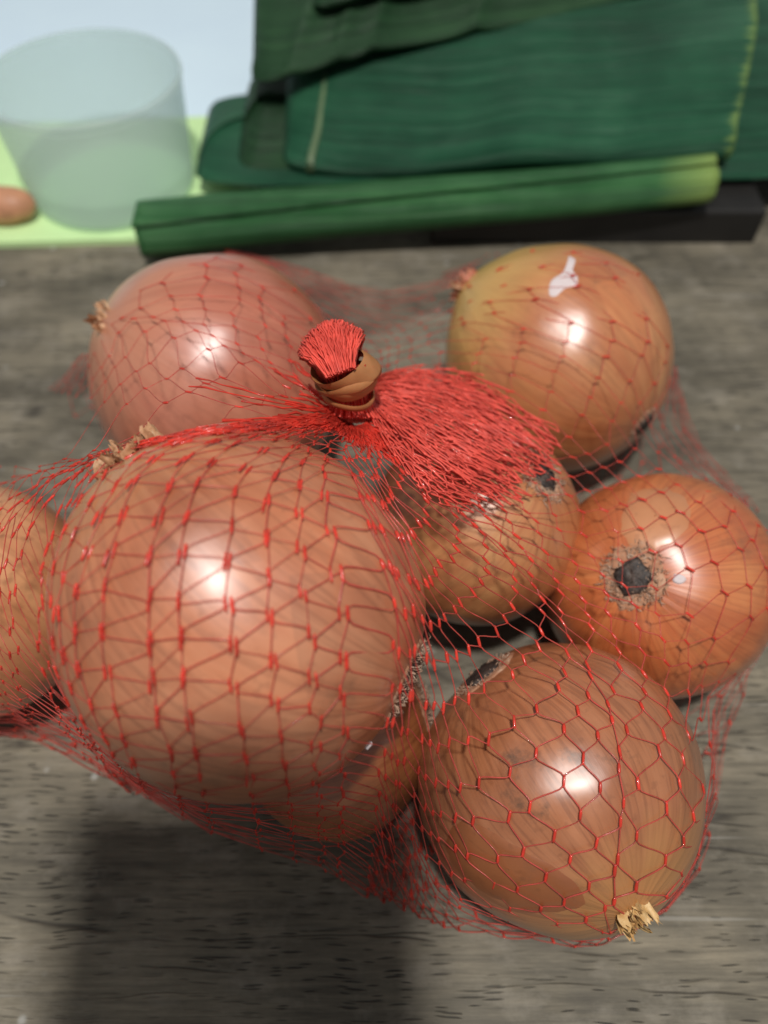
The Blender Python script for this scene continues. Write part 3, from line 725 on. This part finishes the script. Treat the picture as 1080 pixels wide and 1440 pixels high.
sheet(folded(-8.2, 12.0, prof(31.0, .9, .75, 4, .2), prof(30.2, 1.65, .3, 5, .2), 12.0), 'folded_banana_leaf', M_leaf, 'flat banana leaf fold between the rolled leaf and the broad leaf')
# dark leaves heaped on top and the leaf running off behind at the right
sheet(folded(-5.7, 17.0, prof(33.9, 3.9, 1.4, 9, 1.2), prof(40.0, 6.0, 1.0, 9, 1.0), 17.0, amp=.2, n=110, ridges=(-4.1, -2.3, -.9, 3.4)), 'heaped_banana_leaf', M_leaf_dark, 'dark green banana leaf heaped on top of the broad folded leaf')
sheet(folded(-3.0, 12.0, prof(36.2, 5.6, 1.5, 8, 1.2), prof(40.5, 7.0, 1.2, 8, 1.0), 23.0, amp=.25, n=90, ridges=(-1.2, 1.4, 5.0)), 'heaped_banana_leaf', M_leaf_dark, 'topmost dark banana leaf of the heap')
sheet(folded(12.5, 27.0, prof(30.4, 1.75, .5, 14, 2.6), prof(30.6, 1.7, .5, 14, 2.4), 29.0), 'trailing_banana_leaf', M_leaf, 'banana leaf trailing past the cut edge of the broad leaf')
# black board filling the dark band under the leaves
def rbox(m, lo, hi, bv=.12):
    lo, hi = np.array(lo, float), np.array(hi, float); c = (lo + hi) / 2; h = (hi - lo) / 2; G = []
    loop = []
    for sx, sy, a0 in ((1, 1, 0), (-1, 1, 90), (-1, -1, 180), (1, -1, 270)):
        for k_ in range(5):
            a = math.radians(a0 + k_ * 22.5); loop.append((sx * (h[0] - bv) + bv * math.cos(a), sy * (h[1] - bv) + bv * math.sin(a)))
    loop = np.array(loop)
    lev = [(-h[2], .92), (-h[2], 1 - 0), (h[2] - bv, 1), (h[2] - bv * .3, None), (h[2], None)]
    rings = []
    for z, ins in ((-h[2] + bv * .5, 0), (h[2] - bv, 0), (h[2] - bv * .3, bv * .3), (h[2], bv)):
        sc = np.array([(h[0] - ins) / h[0], (h[1] - ins) / h[1]]); rings.append(np.column_stack([loop * sc + c[:2], np.full(len(loop), c[2] + z)]))
    bot = rings[0].copy(); bot[:, 2] = lo[2]
    R = [bot] + rings; n = len(loop); f = []
    for i in range(len(R) - 1):
        for k_ in range(n): f.append((i * n + k_, i * n + (k_ + 1) % n, (i + 1) * n + (k_ + 1) % n, (i + 1) * n + k_))
    f.append(tuple(range(n))[::-1]); f.append(tuple((len(R) - 1) * n + k_ for k_ in range(n))); m.add(np.concatenate(R), f)
m = MB(); rbox(m, (2.0, 28.7, .02), (15.8, 44, 1.55)); tag(m.build('block', plain('black_block', (.012, .011, .010), .55, .3), None, (8.9, 36, 0), smooth=False),
    'black board with a square end under the banana leaves', 'block')

# ================================================================== plastic jar, lime mat, pale blue sheet at the back left
def slab(name, pts, z0, z1, mat, label, cat):
    n = len(pts); m = MB(); V = [(x, y, z0) for x, y in pts] + [(x, y, z1) for x, y in pts]
    f = [tuple(range(n))[::-1], tuple(range(n, 2 * n))] + [(i, (i + 1) % n, n + (i + 1) % n, n + i) for i in range(n)]
    m.add(V, f); c = np.mean(pts, axis=0); return tag(m.build(name, mat, None, (c[0], c[1], z0), smooth=False), label, cat)
g2 = lambda px, py: at_z(px, py, .3)[:2]
a, b = g2(-60, 342), g2(330, 332); c, d = g2(420, 158), g2(-60, 178)
ext = lambda p, q, s: tuple(np.array(p) + (np.array(q) - np.array(p)) * s)
slab('mat', [ext(b, a, 2.0), tuple(b), tuple(c), ext(c, d, 2.0)], .02, .3, plain('lime_plastic', (.60, .86, .42), .45, .05), 'lime green plastic mat under the clear jar', 'mat')
slab('sheet', [(-70, 39.0), (12, 37.6), (12, 105), (-70, 105)], .015, .2, plain('pale_blue_sheet', (.70, .87, 1.0), .6, .03, 14), 'pale blue sheet spread on the table behind the lime mat', 'sheet')

k = NT('frosted_plastic'); pb = k.principled((.90, .95, .95), Roughness=.35); pb.inputs['Transmission Weight'].default_value = 0
tlc = k.n('ShaderNodeBsdfTranslucent'); tlc.inputs[0].default_value = (.94, .98, .98, 1)
trp = k.n('ShaderNodeBsdfTransparent'); trp.inputs[0].default_value = (.95, .98, .98, 1)
ms = k.n('ShaderNodeMixShader'); ms.inputs[0].default_value = .5; k.l(pb.outputs[0], ms.inputs[1]); k.l(tlc.outputs[0], ms.inputs[2])
ms2 = k.n('ShaderNodeMixShader'); ms2.inputs[0].default_value = .67; k.l(ms.outputs[0], ms2.inputs[1]); k.l(trp.outputs[0], ms2.inputs[2]); k.l(ms2.outputs[0], k.out.inputs[0])
M_frost = k.m
M_lid = M_frost.copy(); M_lid.name = 'clear_lid_plastic'
[n for n in M_lid.node_tree.nodes if n.type == 'MIX_SHADER'][1].inputs[0].default_value = .86
JB = at_z(162, 262, .32); jar = empty('plastic_jar', JB, 'frosted clear plastic jar standing on the lime mat', 'jar')
def lathe(prof, c, n=56):
    return [[(c[0] + r_ * math.cos(t), c[1] + r_ * math.sin(t), c[2] + z) for r_, z in prof] for t in np.linspace(0, 2 * PI, n + 1)]
m = MB(); m.grid(lathe([(.02, .05), (2.9, .05), (3.3, .0), (3.5, .15), (3.6, .5), (3.9, 4.4), (3.92, 4.7), (3.85, 4.7), (3.8, 4.4), (3.5, .5), (3.4, .22), (2.9, .16), (.02, .16)], JB)); m.build('jar_wall', M_frost, jar, JB)
m = MB(); m.grid(lathe([(3.87, 4.7), (3.96, 4.7), (4.0, 4.8), (3.96, 4.92), (3.87, 4.92), (3.83, 4.8), (3.87, 4.7)], JB)); m.build('rim', M_frost, jar, JB)
m = MB(); m.grid(lathe([(.02, 5.15), (2.5, 5.1), (3.6, 4.98), (3.88, 4.9), (3.88, 4.82), (3.5, 4.86), (.02, 4.98)], JB)); m.build('lid', M_lid, jar, JB)
m = MB(); VC = at_z(0, 288, 1.0); G = []
for t in np.linspace(0, 2 * PI, 33):
    row = []
    for s in np.linspace(0.01, PI - .01, 20):
        rr = math.sin(s) ** .8 * (1 + .08 * nz((s * 2, math.cos(t), math.sin(t)), 1, 2)); row.append(VC + np.array([-math.cos(s) * 1.5, rr * .85 * math.cos(t), rr * .75 * math.sin(t)]))
    G.append(row)
m.grid(G); tag(m.build('root_vegetable', plain('orange_skin', (.52, .25, .14), .5, .2, 200), None, VC - np.array([0, 0, .75])), 'small orange brown root vegetable lying on the lime mat', 'vegetable')

# ================================================================== the phone that takes the picture (its shadow falls on the table)
k_ph = plain('black_phone', (.02, .02, .022), .35, .1)
m = MB(); rbox(m, (-6.1, -12.6, .12), (1.0, 2.2, .85), .25)
V = np.concatenate(m.v); V = CAM + V[:, :1] * RX + V[:, 1:2] * UP - V[:, 2:3] * FW
m.v = [V]; tag(m.build('phone', k_ph, None, V.mean(0), smooth=False), 'black phone held over the table, casting the dark shadow', 'phone')
